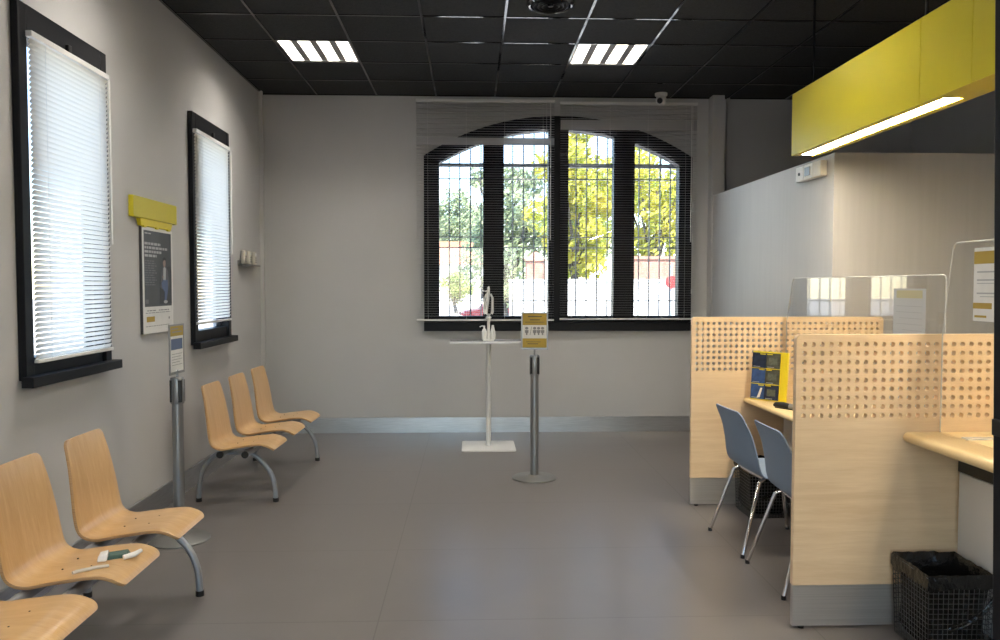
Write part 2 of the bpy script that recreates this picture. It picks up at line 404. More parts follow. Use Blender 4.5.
# ------------------------------------------------------------------ ceiling lights, vent, camera
def ceiling_light(lx, ly, label):
    t = thing('ceiling_light', label, 'light', (lx+.3, ly+.3, H), 0, 'recessed ceiling lights')
    h = .286
    b = MB(); b.box(-h,-h,.07,h,h,.09); b.box(-h,-h,0,-h+.01,h,.07); b.box(h-.01,-h,0,h,h,.07); b.box(-h+.01,-h,0,h-.01,-h+.01,.07); b.box(-h+.01,h-.01,0,h-.01,h,.07)
    b.build('housing', M['white'], t, smooth=0)
    w = .098; gap = (2*h-.02-4*w)/3
    for k in range(4):
        x = -h+.01+k*(w+gap)
        l = MB().box(x, -h+.012, .030, x+w, h-.012, .036).build('lamp_panel', M['lamp'], t, smooth=0)
        lv = MB()
        for q in range(12): yy = -h+.03+q*(2*h-.06)/11; lv.box(x, yy-.0015, .004, x+w, yy+.0015, .028)
        lv.build('louvre', M['lampdiv'], l, smooth=0)
        if k < 3: MB().box(x+w, -h+.012, .002, x+w+gap, h-.012, .03).build('divider', M['lampdiv'], t, smooth=0)
    return t
L0 = ceiling_light(*LIGHTS[0], 'square recessed light with four strips near the left wall, left of the two in view')
for (lx, ly), lab in zip(LIGHTS[1:], ['square recessed light in front of the arched window, beside the round vent',
        'square recessed light near the left wall, above the near bench', 'square recessed light over the middle of the floor',
        'square recessed light by the left wall, second from the entrance', 'square recessed light mid room, second from the entrance',
        'square recessed light by the left wall, closest to the entrance', 'square recessed light mid room, closest to the entrance']):
    c = copy_tree(L0); c.location = (lx+.3, ly+.3, H); c['label'] = lab
t = thing('ceiling_vent', 'round black ceiling vent with concentric rings', 'vent', (.548, 5.50, H-.03))
MB().lathe([(.135,.03),(.162,.03),(.165,.02),(.150,.004),(.138,.008),(.135,.03)], n=48).build('outer_ring', M['grid'], t)
for r in (.108,.078,.048):
    MB().lathe([(r-.012,.024),(r,.026),(r+.016,.006),(r+.010,.004),(r-.012,.024)], n=40).build('cone_ring', M['black'], t)
MB().lathe([(0,.004),(.018,.006),(.022,.02),(0,.022)], n=24).build('centre_cap', M['black'], t)
MB().lathe([(0,.027),(.140,.027),(.140,.029),(0,.029)], n=40).build('back_plate', M['black'], t)
t = thing('security_camera', 'small white dome camera on the ceiling above the arched window', 'camera', (1.915, BY-.19, H))
MB().lathe([(0,0),(.062,0),(.062,-.022),(.055,-.03),(0,-.03)], n=28).build('mount', M['white'], t)
MB().lathe([(0,.056),(.023,.051),(.044,.035),(.056,0),(.044,-.035),(.023,-.051),(0,-.056)], (0,-.004,-.066), 28).build('ball_housing', M['white'], t)
b = MB(); b.tube([(-.02,-.038,-.080), (-.027,-.060,-.090)], [.030,.027], 20); b.build('lens', M['cable'], t)

# ------------------------------------------------------------------ yellow pelmet over the counters
PZ0, PZ1 = 2.385, 2.79; px0, px1 = 2.14, 2.325; py1, py0 = 5.255, 1.5
t = thing('counter_pelmet', 'long yellow box sign hanging over the counters with a light strip beneath', 'pelmet', (px0, py1, PZ0))
sy = [py1, 3.745, 3.35, 2.2, py0]
for a, c in zip(sy[:-1], sy[1:]):
    MB().box(0, c-py1+.0015, 0, .02, a-py1-.0015, PZ1-PZ0).build('front_panel', M['yellow'], t, smooth=0)
b = MB().box(.02, py0-py1, .02, px1-px0, 0, PZ1-PZ0-.002)
b.build('casing', M['yellow'], t, smooth=0)
b = MB().box(.02, py0-py1, 0, .036, 0, .02).box(.150, py0-py1, 0, px1-px0, 0, .02)
SEG = [(3.62-py1, -.02), (1.6-py1, 3.22-py1)]
b.box(.036, SEG[1][1], 0, .150, SEG[0][0], .02).box(.036, py0-py1, 0, .046, 0, .02).box(.138, py0-py1, 0, .150, 0, .02)
b.build('soffit', M['yellow'], t, smooth=0)
for a, c in SEG: MB().box(.047, a, .006, .137, c, .018).build('strip_light', M['tubelamp'], t, smooth=0)
for yy in (5.16, 3.87, 2.2): MB().tube([(.10, yy-py1, PZ1-PZ0-.002), (.10, yy-py1, H-PZ0)], .008, 8).build('hanger_rod', M['black'], t)

# ------------------------------------------------------------------ perforated partitions
def perforated(label, x0, x1, y, group):
    t = thing('perforated_partition', label, 'partition', (x0, y, 0), 0, group)
    zb, th, p, r, rc = .195, .03, .0392, .0113, .022
    W = x1-x0; ztop = 1.306
    nx, nz = int((W-.035)/p), 9
    hx0 = .035-p/2; hz1 = 1.262+p/2; hz0 = hz1-nz*p; hx1 = hx0+nx*p
    b = MB(); n = 12
    for yy in (0, th):
        b.add([(0,yy,zb),(W,yy,zb),(W,yy,hz0),(0,yy,hz0)], [(0,1,2,3)])
        b.add([(0,yy,hz0),(hx0,yy,hz0),(hx0,yy,hz1),(0,yy,hz1)], [(0,1,2,3)])
        b.add([(hx1,yy,hz0),(W,yy,hz0),(W,yy,hz1),(hx1,yy,hz1)], [(0,1,2,3)])
        cor = [(W-rc+rc*sin(a), ztop-rc+rc*cos(a)) for a in [pi/2-pi/2*k/6 for k in range(7)]]
        corl = [(rc-rc*sin(a), ztop-rc+rc*cos(a)) for a in [pi/2*k/6 for k in range(7)]]
        poly = [(0,hz1),(W,hz1)]+cor+corl
        b.add([(u,yy,v) for u, v in poly], [tuple(range(len(poly)))])
    outline = [(0,zb),(W,zb),(W,hz1)]+cor+corl+[(0,hz1)]
    m = len(outline)
    b.add([(u,0,v) for u, v in outline]+[(u,th,v) for u, v in outline], [(i,(i+1) % m, m+(i+1) % m, m+i) for i in range(m)])
    sq = []
    for k in range(n):
        a = 2*pi*(k+.0)/n+pi/4; c, s_ = cos(a), sin(a); q = max(abs(c), abs(s_)); sq.append((c/q*p/2, s_/q*p/2))
    ci = [(r*cos(2*pi*k/n+pi/4), r*sin(2*pi*k/n+pi/4)) for k in range(n)]
    for i in range(nx):
        for j in range(nz):
            cx, cz = hx0+(i+.5)*p, hz0+(j+.5)*p
            vs = [(cx+u,0,cz+v) for u, v in sq]+[(cx+u,0,cz+v) for u, v in ci]+[(cx+u,th,cz+v) for u, v in ci]+[(cx+u,th,cz+v) for u, v in sq]
            fs = []
            for lev in range(3): fs += [(lev*n+k, lev*n+(k+1) % n, (lev+1)*n+(k+1) % n, (lev+1)*n+k) for k in range(n)]
            b.add(vs, fs)
    b.build('board', M['panel'], t, smooth=0, weld=True)
    MB().box(.002, .003, .012, W-.002, th-.003, zb).build('kick_plate', M['kick'], t, smooth=0)
    for x in (.045, W-.045): MB().lathe([(0,0),(.014,0),(.014,.008),(.006,.009),(.006,.014)], (x, th/2, 0), 14).build('foot', M['blackp'], t)
    return t
perforated('pale wood partition with punched holes standing in front, beside the near counter', 1.42, 2.76, 3.395, 'perforated wood partitions')
perforated('pale wood partition with punched holes farther back, behind the blue chairs', 1.512, 2.845, 5.355, 'perforated wood partitions')

# ------------------------------------------------------------------ desks, pedestals, screens
def counter(name, label, x0, x1, y0, y1, z, th, edge):
    t = thing(name, label, 'desk', (x0, y0, 0))
    n = 8; e = th/2
    prof = [(e-e*sin(pi*k/n), z-e+e*cos(pi*k/n)) for k in range(n+1)]
    poly = prof+[(x1-x0, z-th), (x1-x0, z)]
    MB().prism(poly, lambda u, v, s: (u, (y1-y0)*s, v)).build('worktop', M['cream'], t, smooth=35)
    for yy in (.25, y1-y0-.25):
        MB().box(x1-x0-.12, yy-.03, .03, x1-x0-.06, yy+.03, z-th).box(.3, yy-.03, 0, x1-x0-.02, yy+.03, .03).build('leg', M['alu'], t, bevel=.004)
    return t
counter('service_counter', 'high service counter with rounded cream front edge at the right', 1.90, 2.80, 1.55, 3.39, .875, .045, 1)
counter('service_desk', 'low cream topped desk between the two partitions, in front of the blue chairs', 1.873, 2.80, 3.43, 5.35, .752, .032, 1)
def pedestal(label, x0, y0, y1, ztop):
    t = thing('drawer_pedestal', label, 'cabinet', (x0, y0, 0), 0, 'white pedestals under the counters')
    W = y1-y0
    MB().box(.02, 0, .05, .50, W, ztop).build('carcass', M['whitecab'], t, smooth=0)
    MB().box(0, .004, .08, .019, W-.004, ztop-.002).build('drawer_front', M['whitecab'], t, bevel=.003)
    MB().box(-.004, .0, ztop, .46, W, ztop+.05).build('gap_shade_strip', M['blackp'], t, bevel=.004)  # dark bar standing in for the shaded gap between cabinet and worktop
    for yy in (.06, W-.06): MB().lathe([(0,0),(.022,0),(.022,.05),(0,.05)], (.08, yy, 0), 12).build('foot', M['blackp'], t)
    return t
pedestal('white pedestal cabinet under the high counter, behind the wire bin', 2.15, 2.52, 3.385, .70)
pedestal('white pedestal cabinet under the low desk', 2.15, 4.55, 5.345, .655)

def screen(label, x, y0, yb, yt, zk, z0, z1, group):
    """upright sheet in the plane x; near end upright at y0, far end yb, cut back to yt above zk"""
    t = thing('acrylic_screen', label, 'screen', (x, y0, z0), 0, group)
    hh = z1-z0; th = .006; r = .02
    poly = [(0,0),(yb-y0,0),(yb-y0,zk-z0),(yt-y0+.004,hh-r),(yt-y0-r*.4,hh-r*.3),(yt-y0-r,hh),(r,hh),(r*.3,hh-r*.3),(0,hh-r)]
    b = MB(); b.prism(poly, lambda u, v, s: (th*s, u, v))
    b.mi = 1
    b.tube([(th/2, u, v) for u, v in poly[1:]+[poly[0]]], .0032, 5)
    b.build('sheet', [M['plexi'], M['plexiedge']], t, smooth=0)
    for yy in (.15, yb-y0-.19):
        MB().box(.0066, yy, 0, .13, yy+.045, .006).build('foot', M['plexiedge'], t, smooth=0)
    return t
screen('clear upright acrylic screen on the low desk between the partitions', 2.16, 3.53, 5.345, 5.25, 1.27, .7525, 1.568, 'acrylic screens on the counters')
screen('clear upright acrylic screen on the high counter, behind the notice at the right edge', 2.06, 1.75, 3.385, 3.318, 1.30, .8755, 1.70, 'acrylic screens on the counters')

def notice(label, x, y0, y1, z0, z1, heads, lines, paper='paper', gold='gold', ink='greyink'):
    """sheet fixed on the room side of a screen"""
    t = thing('notice', label, 'notice', (x-.001, y0, z0))
    W, hh = y1-y0, z1-z0
    MB().box(-.0008, 0, 0, 0, W, hh).build('sheet', M[paper], t, smooth=0)
    for a, c, p, q in heads: MB().box(-.0014, a*W, p*hh, -.0008, c*W, q*hh).build('yellow_band', M[gold], t, smooth=0)
    for a, c, p, q in lines: MB().box(-.0014, a*W, p*hh, -.0008, c*W, q*hh).build('text_line', M[ink], t, smooth=0)
    return t
# y decreases to the right of the photo
notice('white notice with yellow bands on the near screen, at the right edge', 2.06, 2.96, 3.172, 1.375, 1.672,
       [(0,1,.78,.95), (.45,1,.17,.25), (.6,.95,.05,.08)], [(.3,.9,.66,.68), (.2,.9,.55,.57), (.2,.9,.51,.52), (.3,.9,.37,.39), (.2,.8,.33,.34)], 'paper', 'gold', 'paleink')
notice('pale notice with a faint yellow head, taped on the screen of the low desk', 2.16, 3.68, 3.968, 1.21, 1.505,
       [(.1,.9,.84,.97)], [(.1,.9,.70,.71), (.1,.9,.60,.61), (.1,.8,.5,.51), (.1,.9,.4,.41), (.1,.7,.3,.31)], 'palepaper', 'palegold', 'paleink')

# ------------------------------------------------------------------ desk items
RA = radians(-50); RP = (1.985, 5.20, .752)
t = thing('brochure_rack', 'yellow leaflet rack on the low desk against the far partition', 'rack', RP, RA)
lean = .10
Yb = lambda z, o=0: lean*z-o
b = MB(); b.hexa([(-.125,-.012,0),(.135,-.012,0),(.135,.0,0),(-.125,.0,0)], [(-.125,Yb(.325)-.012,.325),(.135,Yb(.325)-.012,.325),(.135,Yb(.325),.325),(-.125,Yb(.325),.325)])
b.build('back_panel', M['yellowp'], t, bevel=.003)
b = MB()
for k in range(5): b.tube([(.090+k*.010,-.018,.0),(.090+k*.010,Yb(.325)-.020,.325)], .006, 8)
b.build('ribbed_side', M['yellowp'], t)
for z in (.004,.108,.212):
    MB().box(-.118, Yb(z)-.030, z, .084, Yb(z)-.013, z+.004).build('shelf', M['yellowp'], t, smooth=0)
rkM = Matrix.Translation(RP) @ Matrix.Rotation(RA,4,'Z')
BRO = [(0,2,'navy','dark navy leaflet in the top row of the yellow rack, left'), (1,2,'olive','dark olive leaflet in the top row of the yellow rack, right'),
       (0,1,'bluep','bright blue leaflet in the middle row of the yellow rack, left'), (1,1,'olive','olive leaflet in the middle row of the yellow rack, right'),
       (0,0,'bluep','blue leaflet with a white slanted figure in the bottom row of the yellow rack'), (1,0,'navy','dark leaflet with an olive patch in the bottom row of the yellow rack, right')]
for i, (cx, rz_, m_, lab) in enumerate(BRO):
    z = .0085+.104*rz_
    p = rkM @ Vector((-.067+.101*cx, Yb(z)-.022, z))
    o = thing('leaflet', lab, 'leaflet', p, 0, 'leaflets in the yellow rack'); o.rotation_euler = (-math.atan(lean), 0, RA)
    MB().box(-.0495, -.004, 0, .0495, .004, .101).build('cover', M[m_], o, smooth=0)
    MB().box(-.045 if i % 2 else .005, -.0048, .090, -.005 if i % 2 else .045, -.004, .096).build('title_band', M['yellowp'], o, smooth=0)
    if i == 4:
        b = MB(); b.hexa([(.0,-.0048,.01),(.02,-.0048,.01),(.02,-.004,.01),(.0,-.004,.01)], [(.022,-.0048,.075),(.036,-.0048,.075),(.036,-.004,.075),(.022,-.004,.075)])
        b.build('picture', M['paper'], o, smooth=0)
    if i in (1,3,5): MB().box(-.03, -.0048, .025, .03, -.004, .07).build('picture', M['patch'], o, smooth=0)
    MB().box(-.04, -.0048, .006, .01, -.004, .010).build('footer', M['txt'], o, smooth=0)
t = thing('stapler', 'small black desk stapler with grey end beside the yellow rack', 'stapler', (1.955, 4.845, .752), radians(-58))
b = MB(); b.tube([(-.075,0,.014),(-.06,0,.020),(0,0,.022),(.04,0,.020)], [.010,.018,.020,.016], 12); b.build('body', M['blackp'], t)
MB().box(-.06,-.015,0,.09,.015,.006).build('base', M['blackp'], t, bevel=.002)
b = MB(); b.tube([(.04,0,.020),(.095,0,.018)], [.018,.015], 12); b.build('end_cap', M['pole'], t)

# wall box on the office partition
t = thing('wall_box', 'white wall box with three modules near the top of the partition corner', 'electrical box', (BX+.038, 5.72, 2.352), .018)
bx0 = MB().box(-.05, -.19, -.055, 0, -.06, .055).build('casing', M['offwhite'], t, bevel=.006)
MB().box(-.05, -.055, -.055, 0, .085, .055).build('module', M['white'], t, bevel=.006)
MB().box(-.05, .09, -.055, 0, .22, .055).build('module', M['white'], t, bevel=.006)
MB().box(-.056, -.03, -.03, -.05, .06, .035).build('cover', M['pole'], t, bevel=.003)
MB().tube([(-.056,.155,.0),(-.049,.155,.0)], .012, 10).build('knob', M['blackp'], t)

# ------------------------------------------------------------------ blue chairs
def catmull(P, n):
    out = []
    for i in range(len(P)-1):
        p0, p1, p2, p3 = P[max(i-1,0)], P[i], P[i+1], P[min(i+2,len(P)-1)]
        for k in range(n):
            t = k/n
            out.append(tuple(.5*(2*b+(c-a)*t+(2*a-5*b+4*c-d)*t*t+(3*b-a-3*c+d)*t**3) for a, b, c, d in zip(p0,p1,p2,p3)))
    out.append(tuple(P[-1])); return out
def shell(prof, nu, thick, rim=0, rc0=.04, rc1=.04):
    """prof: (x, z, halfwidth, dish); a bent sheet with rounded end corners"""
    C = [(a, b_, c, (d, e)) for a, b_, c, d, e in catmull([(p[0], p[1], p[2])+(p[3] if isinstance(p[3], tuple) else (0, p[3])) for p in prof], 6)]
    L = [0]
    for a, b_ in zip(C[:-1], C[1:]): L.append(L[-1]+math.hypot(b_[0]-a[0], b_[1]-a[1]))
    T = L[-1]
    rows = []
    fine = []
    for i in range(len(C)-1):       # extra rows near both ends
        fine.append((C[i], L[i]))
        if L[i] < rc0*1.2 or T-L[i+1] < rc1*1.2:
            for k in (1,2,3):
                t = k/4; fine.append((tuple(a+(b_-a)*t for a, b_ in zip(C[i][:3], C[i+1][:3]))+(C[i][3],), L[i]+(L[i+1]-L[i])*t))
    fine.append((C[-1], T))
    bm = bmesh.new()
    for (x, z, hw, dish), l in fine:
        h = hw
        if l < rc0: h = hw-rc0+sqrt(max(0, rc0*rc0-(rc0-l)**2))
        if T-l < rc1: h = hw-rc1+sqrt(max(0, rc1*rc1-(rc1-(T-l))**2))
        rows.append([bm.verts.new((x+dish[0]*((k/nu*2-1)*h/hw)**2 if isinstance(dish, tuple) else x, (k/nu*2-1)*h, z+((k/nu*2-1)*h/hw)**2*(dish if not isinstance(dish, tuple) else dish[1]))) for k in range(nu+1)])
    for a, b_ in zip(rows[:-1], rows[1:]):
        for k in range(nu): bm.faces.new((a[k], a[k+1], b_[k+1], b_[k]))
    bmesh.ops.recalc_face_normals(bm, faces=bm.faces)
    return bm, thick
def shell_obj(name, bm_th, mats, parent):
    bm, th = bm_th; me = bpy.data.meshes.new(name); bm.to_mesh(me); bm.free()
    for m in mats: me.materials.append(m)
    for p in me.polygons: p.use_smooth = True
    o = bpy.data.objects.new(name, me); COL.objects.link(o); o.parent = parent
    md = o.modifiers.new('thickness', 'SOLIDIFY'); md.thickness = th; md.offset = 0; md.use_even_offset = True
    if len(mats) > 1: md.material_offset_rim = 1
    md2 = o.modifiers.new('round', 'BEVEL'); md2.width = th*.25; md2.segments = 2; md2.limit_method = 'ANGLE'; md2.angle_limit = radians(60)
    return o
def blue_chair(label, loc, rz):
    t = thing('desk_chair', label, 'chair', loc, rz, 'blue chairs at the low desk')
    prof = [(.255,.425,.19,0),(.24,.44,.20,0),(.18,.452,.21,0),(.05,.448,.215,.004),(-.06,.436,.225,.006),(-.11,.438,.232,.006),(-.145,.465,.238,(.008,.003)),(-.165,.51,.238,(.014,0)),(-.183,.59,.228,(.018,0)),(-.208,.69,.211,(.016,0)),(-.244,.785,.190,(.008,0)),(-.254,.806,.187,(.006,0))]
    shell_obj('seat_shell', shell(prof, 12, .007, rc0=.06, rc1=.035), [M['blue'], M['blue']], t)
    for s in (-1, 1):
        MB().tube([(-.09, s*.17, .422), (-.125, s*.182, .405), (-.245, s*.25, .012)], .0105, 10).build('leg', M['chrome'], t)
        MB().tube([(.14, s*.165, .422), (.16, s*.175, .405), (.245, s*.235, .012)], .0105, 10).build('leg', M['chrome'], t)
    for x in (-.09, .14): MB().tube([(x, -.165, .422), (x, 0, .419), (x, .165, .422)], .0105, 8).build('seat_rail', M['chrome'], t)
    for x, y in ((-.246,.251),(-.246,-.251),(.246,.236),(.246,-.236)):
        MB().tube([(x,y,0),(x,y,.02)], .0125, 10).build('foot_cap', M['blackp'], t)
    return t
ch = blue_chair('blue plastic chair with chrome legs, farther of the two, next to the far partition', (1.745, 4.57, 0), .06)
c2 = copy_tree(ch); c2.location = (1.758, 3.97, 0); c2.rotation_euler = (0,0,0)
c2['label'] = 'blue plastic chair with chrome legs, nearer one, half hidden behind the front partition'

# ------------------------------------------------------------------ beam benches
def bench(label, y0, group):
    t = thing('beam_bench', label, 'bench', (-1.6, y0, 0), 0, group)
    prof = [(.300,.390,.185,0),(.285,.406,.186,0),(.25,.423,.188,0),(.19,.431,.191,0),(.05,.415,.200,.0),(-.03,.403,.208,.0),(-.080,.411,.213,0),(-.112,.440,.215,(0,0)),(-.130,.50,.214,(.003,0)),(-.145,.59,.205,(.006,0)),(-.168,.72,.186,(.008,0)),(-.195,.832,.168,(.008,0))]
    for k in range(3):
        s = shell_obj('seat', shell(prof, 10, .013, rc0=.035, rc1=.03), [M['ply'], M['plyedge']], t); s.location = (0, .55*k, 0)
        b = MB()
        for x in (.02, .13):
            for yy in (-.06, .06): b.lathe([(0,.004),(.003,.003),(.004,0),(0,0)], (x, yy, .4185+(x-.02)*.105), 10)
        b.build('screws', M['blackp'], s)
        b = MB().box(-.10,-.05,.375,.13,.05,.393).box(-.04,-.03,.388,.10,.03,.404)
        b.build('mount', M['alu'], s, bevel=.004)
    for x in (-.055, .115):
        bm_ = MB().tube([(x,-.20,.368),(x,1.34,.368)], .022, 14).build('beam', M['alu'], t)
        b = MB()
        for a, c in ((-.212,-.2),(1.34,1.352)): b.tube([(x,a,.368),(x,c,.368)], .024, 14)
        b.build('end_cap', M['blackp'], bm_)
    def leg(pts, y):
        P = [(x, y, z) for x, z in catmull(pts, 5)]
        l = MB().tube(P, .017, 12).build('leg', M['alu'], t)
        x = pts[-1][0]; MB().tube([(x,y,0),(x,y,.026)], .0205, 12).build('foot_cap', M['blackp'], l)
    for y in (-.03, 1.28):
        leg([(.06,.362),(.10,.345),(.155,.305),(.225,.225),(.262,.13),(.272,.02)], y)
        leg([(-.06,.36),(-.12,.345),(-.19,.29),(-.245,.20),(-.263,.10),(-.268,.02)], y)
        MB().box(-.10,y-.018,.334,.12,y+.018,.352).build('leg_bracket', M['alu'], t, bevel=.004)
    return t
b1 = bench('beech three seat beam bench nearest the viewer, with litter on its middle seat', 2.59, 'wooden beam benches along the left wall')
b2 = copy_tree(b1); b2.location = (-1.645, 5.61, 0); b2.rotation_euler = (0,0,-.03); b2['label'] = 'beech three seat beam bench farther along the left wall, near the back corner'

# litter on the middle seat
t = thing('paper_stick', 'thin pinkish white stick lying on the middle seat of the near bench', 'litter', (-1.43, 3.02, .436), radians(32))
b = MB(); b.tube([(-.075,-.008,.007),(-.06,0,.007),(0,.004,.008),(.05,0,.008)], [.006,.007,.0065,.0055], 8); b.build('stem', M['offwhite'], t)
t = thing('foil_packet', 'open green and white packet on the middle seat of the near bench', 'packet', (-1.405, 3.16, .436), radians(25))
MB().hexa([(-.045,-.02,0),(.045,-.025,0),(.05,.03,0),(-.04,.035,0)], [(-.03,-.015,.016),(.035,-.015,.014),(.04,.025,.022),(-.03,.025,.02)]).build('foil', M['green'], t, bevel=.003)
MB().hexa([(-.075,-.03,0),(-.04,-.035,0),(-.03,.03,0),(-.065,.035,0)], [(-.07,-.02,.022),(-.035,-.02,.026),(-.03,.025,.03),(-.06,.028,.024)]).build('flap', M['paper'], t, bevel=.004)
MB().tube([(.02,-.035,.008),(.06,-.02,.01),(.085,.015,.011)], [.010,.011,.008], 8).build('roll', M['paper'], t)

# ------------------------------------------------------------------ stanchions with signs
def person_icon(b, x, z, h, y):
    b.prism([(x+.2*h*cos(2*pi*k/10), z+.82*h+.17*h*sin(2*pi*k/10)) for k in range(10)], lambda u, v, s: (u, y-.0006*s, v))
    b.prism([(x-.22*h,z+.60*h),(x+.22*h,z+.60*h),(x+.2*h,z+.25*h),(x+.1*h,z+.25*h),(x+.09*h,z),(x-.09*h,z),(x-.1*h,z+.25*h),(x-.2*h,z+.25*h)], lambda u, v, s: (u, y-.0006*s, v))
def stanchion(label, loc, rz, variant):
    t = thing('queue_stanchion', label, 'stanchion', loc, rz, 'grey posts with signs')
    MB().lathe([(0,0),(.175,0),(.175,.008),(.167,.013),(.06,.02),(.045,.028),(0,.028)], n=48).build('base', M['basegrey'], t)
    MB().lathe([(0,.02),(.033,.02),(.033,.83),(0,.83)], n=24).build('pole', M['pole'], t)
    hd = MB().lathe([(0,.82),(.038,.82),(.040,.825),(.040,.965),(.036,.975),(0,.975)], n=24).build('belt_head', M['pole'], t)
    b = MB()
    for a in range(4):
        c, s = cos(a*pi/2+pi/4), sin(a*pi/2+pi/4)
        b.tube([(c*.032,s*.032,.83),(c*.032,s*.032,.96)], .014, 8)
    b.build('belt_slots', M['blackp'], hd)
    MB().tube([(0,0,.97),(0,0,1.02)], .008, 8).build('sign_stem', M['pole'], t)
    w, z0, z1 = .106, 1.018, 1.312
    if variant: z0 -= .022; z1 -= .022
    f = MB(); f.box(-w,-.004,z0,w,.004,z0+.016); f.box(-w,-.004,z1-.010,w,.004,z1); f.box(-w,-.004,z0+.016,-w+.012,.004,z1-.010); f.box(w-.012,-.004,z0+.016,w,.004,z1-.010)
    fr = f.build('sign_frame', M['pole'], t, bevel=.001)
    MB().box(-w+.004,-.0012,z0+.004,w-.004,.003,z1-.004).build('sheet', M['paper'], fr, smooth=0)
    y = -.0014
    def R(a, c, p, q, m, nm):
        MB().box(-w+.012+a*(2*w-.024), y-.0006, z0+.016+p*(z1-z0-.026), -w+.012+c*(2*w-.024), y, z0+.016+q*(z1-z0-.026)).build(nm, m, fr, smooth=0)
    def T(rows):
        for a, c, p, q in rows:
            b = MB(); b.box(-w+.012+a*(2*w-.024), y-.0012, z0+.016+p*(z1-z0-.026), -w+.012+c*(2*w-.024), y-.0006, z0+.016+q*(z1-z0-.026))
            b.build('text_line', M['ink'] if not variant else M['greyink'], fr, smooth=0)
    if not variant:
        R(0,1,.66,1,M['gold'],'header'); R(0,1,0,.27,M['gold'],'footer')
        T([(.22,.8,.90,.925),(.3,.72,.80,.825),(.1,.9,.74,.755),(.2,.65,.10,.12),(.15,.75,.16,.175)])
        hh = .065; zz = z0+.115
        for x in (-.062, .0, .031, .062):
            b = MB(); person_icon(b, x, zz, hh, y); b.build('person_icon', M['greyink'], fr, smooth=0)
        b = MB(); b.hexa([(-.038,y-.0006,zz),(-.034,y-.0006,zz),(-.034,y,zz),(-.038,y,zz)], [(-.026,y-.0006,zz+hh),(-.022,y-.0006,zz+hh),(-.022,y,zz+hh),(-.026,y,zz+hh)])
        b.build('divider_bar', M['greyink'], fr, smooth=0)
    else:
        R(0,1,.78,1,M['gold'],'header'); R(.06,.94,.48,.72,M['figblue'],'picture')
        T([(.1,.6,.93,.95),(.15,.9,.86,.88),(.1,.9,.38,.39),(.1,.8,.32,.33),(.1,.9,.26,.27),(.1,.7,.2,.21),(.1,.9,.14,.15)])
    return t
stanchion('grey post with gold and white queue sign, in front of the arched window', (.50, 6.19, 0), radians(-3), 0)
stanchion('grey post with a turned sign, between the two benches by the left wall', (-1.740, 4.74, 0), radians(88), 1)

# ------------------------------------------------------------------ pedestal table with white dispenser
t = thing('pedestal_table', 'slim white pedestal table under the arched window', 'table', (.165, 7.42, 0))
MB().prism([(.25-.02+.02*cos(a)*1, .2-.02+.02*sin(a)) if 0 else (sx*(.25-.03)+.03*cos(a), sy_*(.235-.03)+.03*sin(a)) for sx, sy_, a0 in ((1,1,0),(-1,1,pi/2),(-1,-1,pi),(1,-1,1.5*pi)) for a in [a0+pi/2*k/5 for k in range(6)]],
           lambda u, v, s: (u, v, .012*s)).build('base_plate', M['white'], t, smooth=0, bevel=.002)
MB().tube([(0,0,.012),(0,0,.985)], .023, 20).build('post', M['white'], t)
MB().box(-.36,-.15,.985,.34,.17,1.005).build('table_top', mat('white_gloss_top', (.72,.73,.74,1), .08), t, bevel=.003)
t = thing('gel_dispenser', 'tall white gel dispenser on the pedestal table', 'dispenser', (.165, 7.40, 1.005))
MB().box(-.05,-.03,0,.05,.04,.012).build('foot', M['white'], t, bevel=.003)
MB().tube([(0,0,.012),(0,0,.17),(.005,0,.20),(0,0,.25)], [.014,.014,.016,.010], 12).build('stem', M['white'], t)
b = MB(); b.lathe([(0,0),(.022,0),(.024,.05),(.020,.09),(.009,.105),(.009,.13),(0,.13)], (-.040,0,.012), 16); b.tube([(-.040,0,.135),(-.062,-.005,.14),(-.082,-.01,.130)], .0055, 8)
b.build('bottle', M['white'], t)
b = MB(); b.lathe([(0,0),(.021,0),(.026,.04),(.022,.08),(.014,.11),(.010,.135),(0,.135)], (.040,0,.012), 16); b.build('bottle', M['white'], t)
MB().lathe([(0,.20),(.020,.205),(.028,.22),(.014,.235),(.024,.25),(0,.252)], n=16).build('collar', M['white'], t)
for x in (-.036, .036):
    MB().tube([(x*.8,0,.25),(x,0,.27),(x*1.05,0,.40),(x*.5,0,.44)], [.012,.014,.012,.009], 10).build('arm', M['white'], t)
MB().tube([(-.02,0,.25),(-.01,0,.35),(-.004,0,.44),(0,0,.475)], [.010,.014,.018,.012], 10).build('pump', M['white'], t)
MB().tube([(0,0,.46),(.0,0,.495),(.004,0,.51)], [.012,.013,.006], 10).build('pump_head', M['white'], t)
MB().tube([(0,0,.47),(-.03,0,.462),(-.062,0,.472)], [.008,.007,.004], 8).build('spout', M['white'], t)

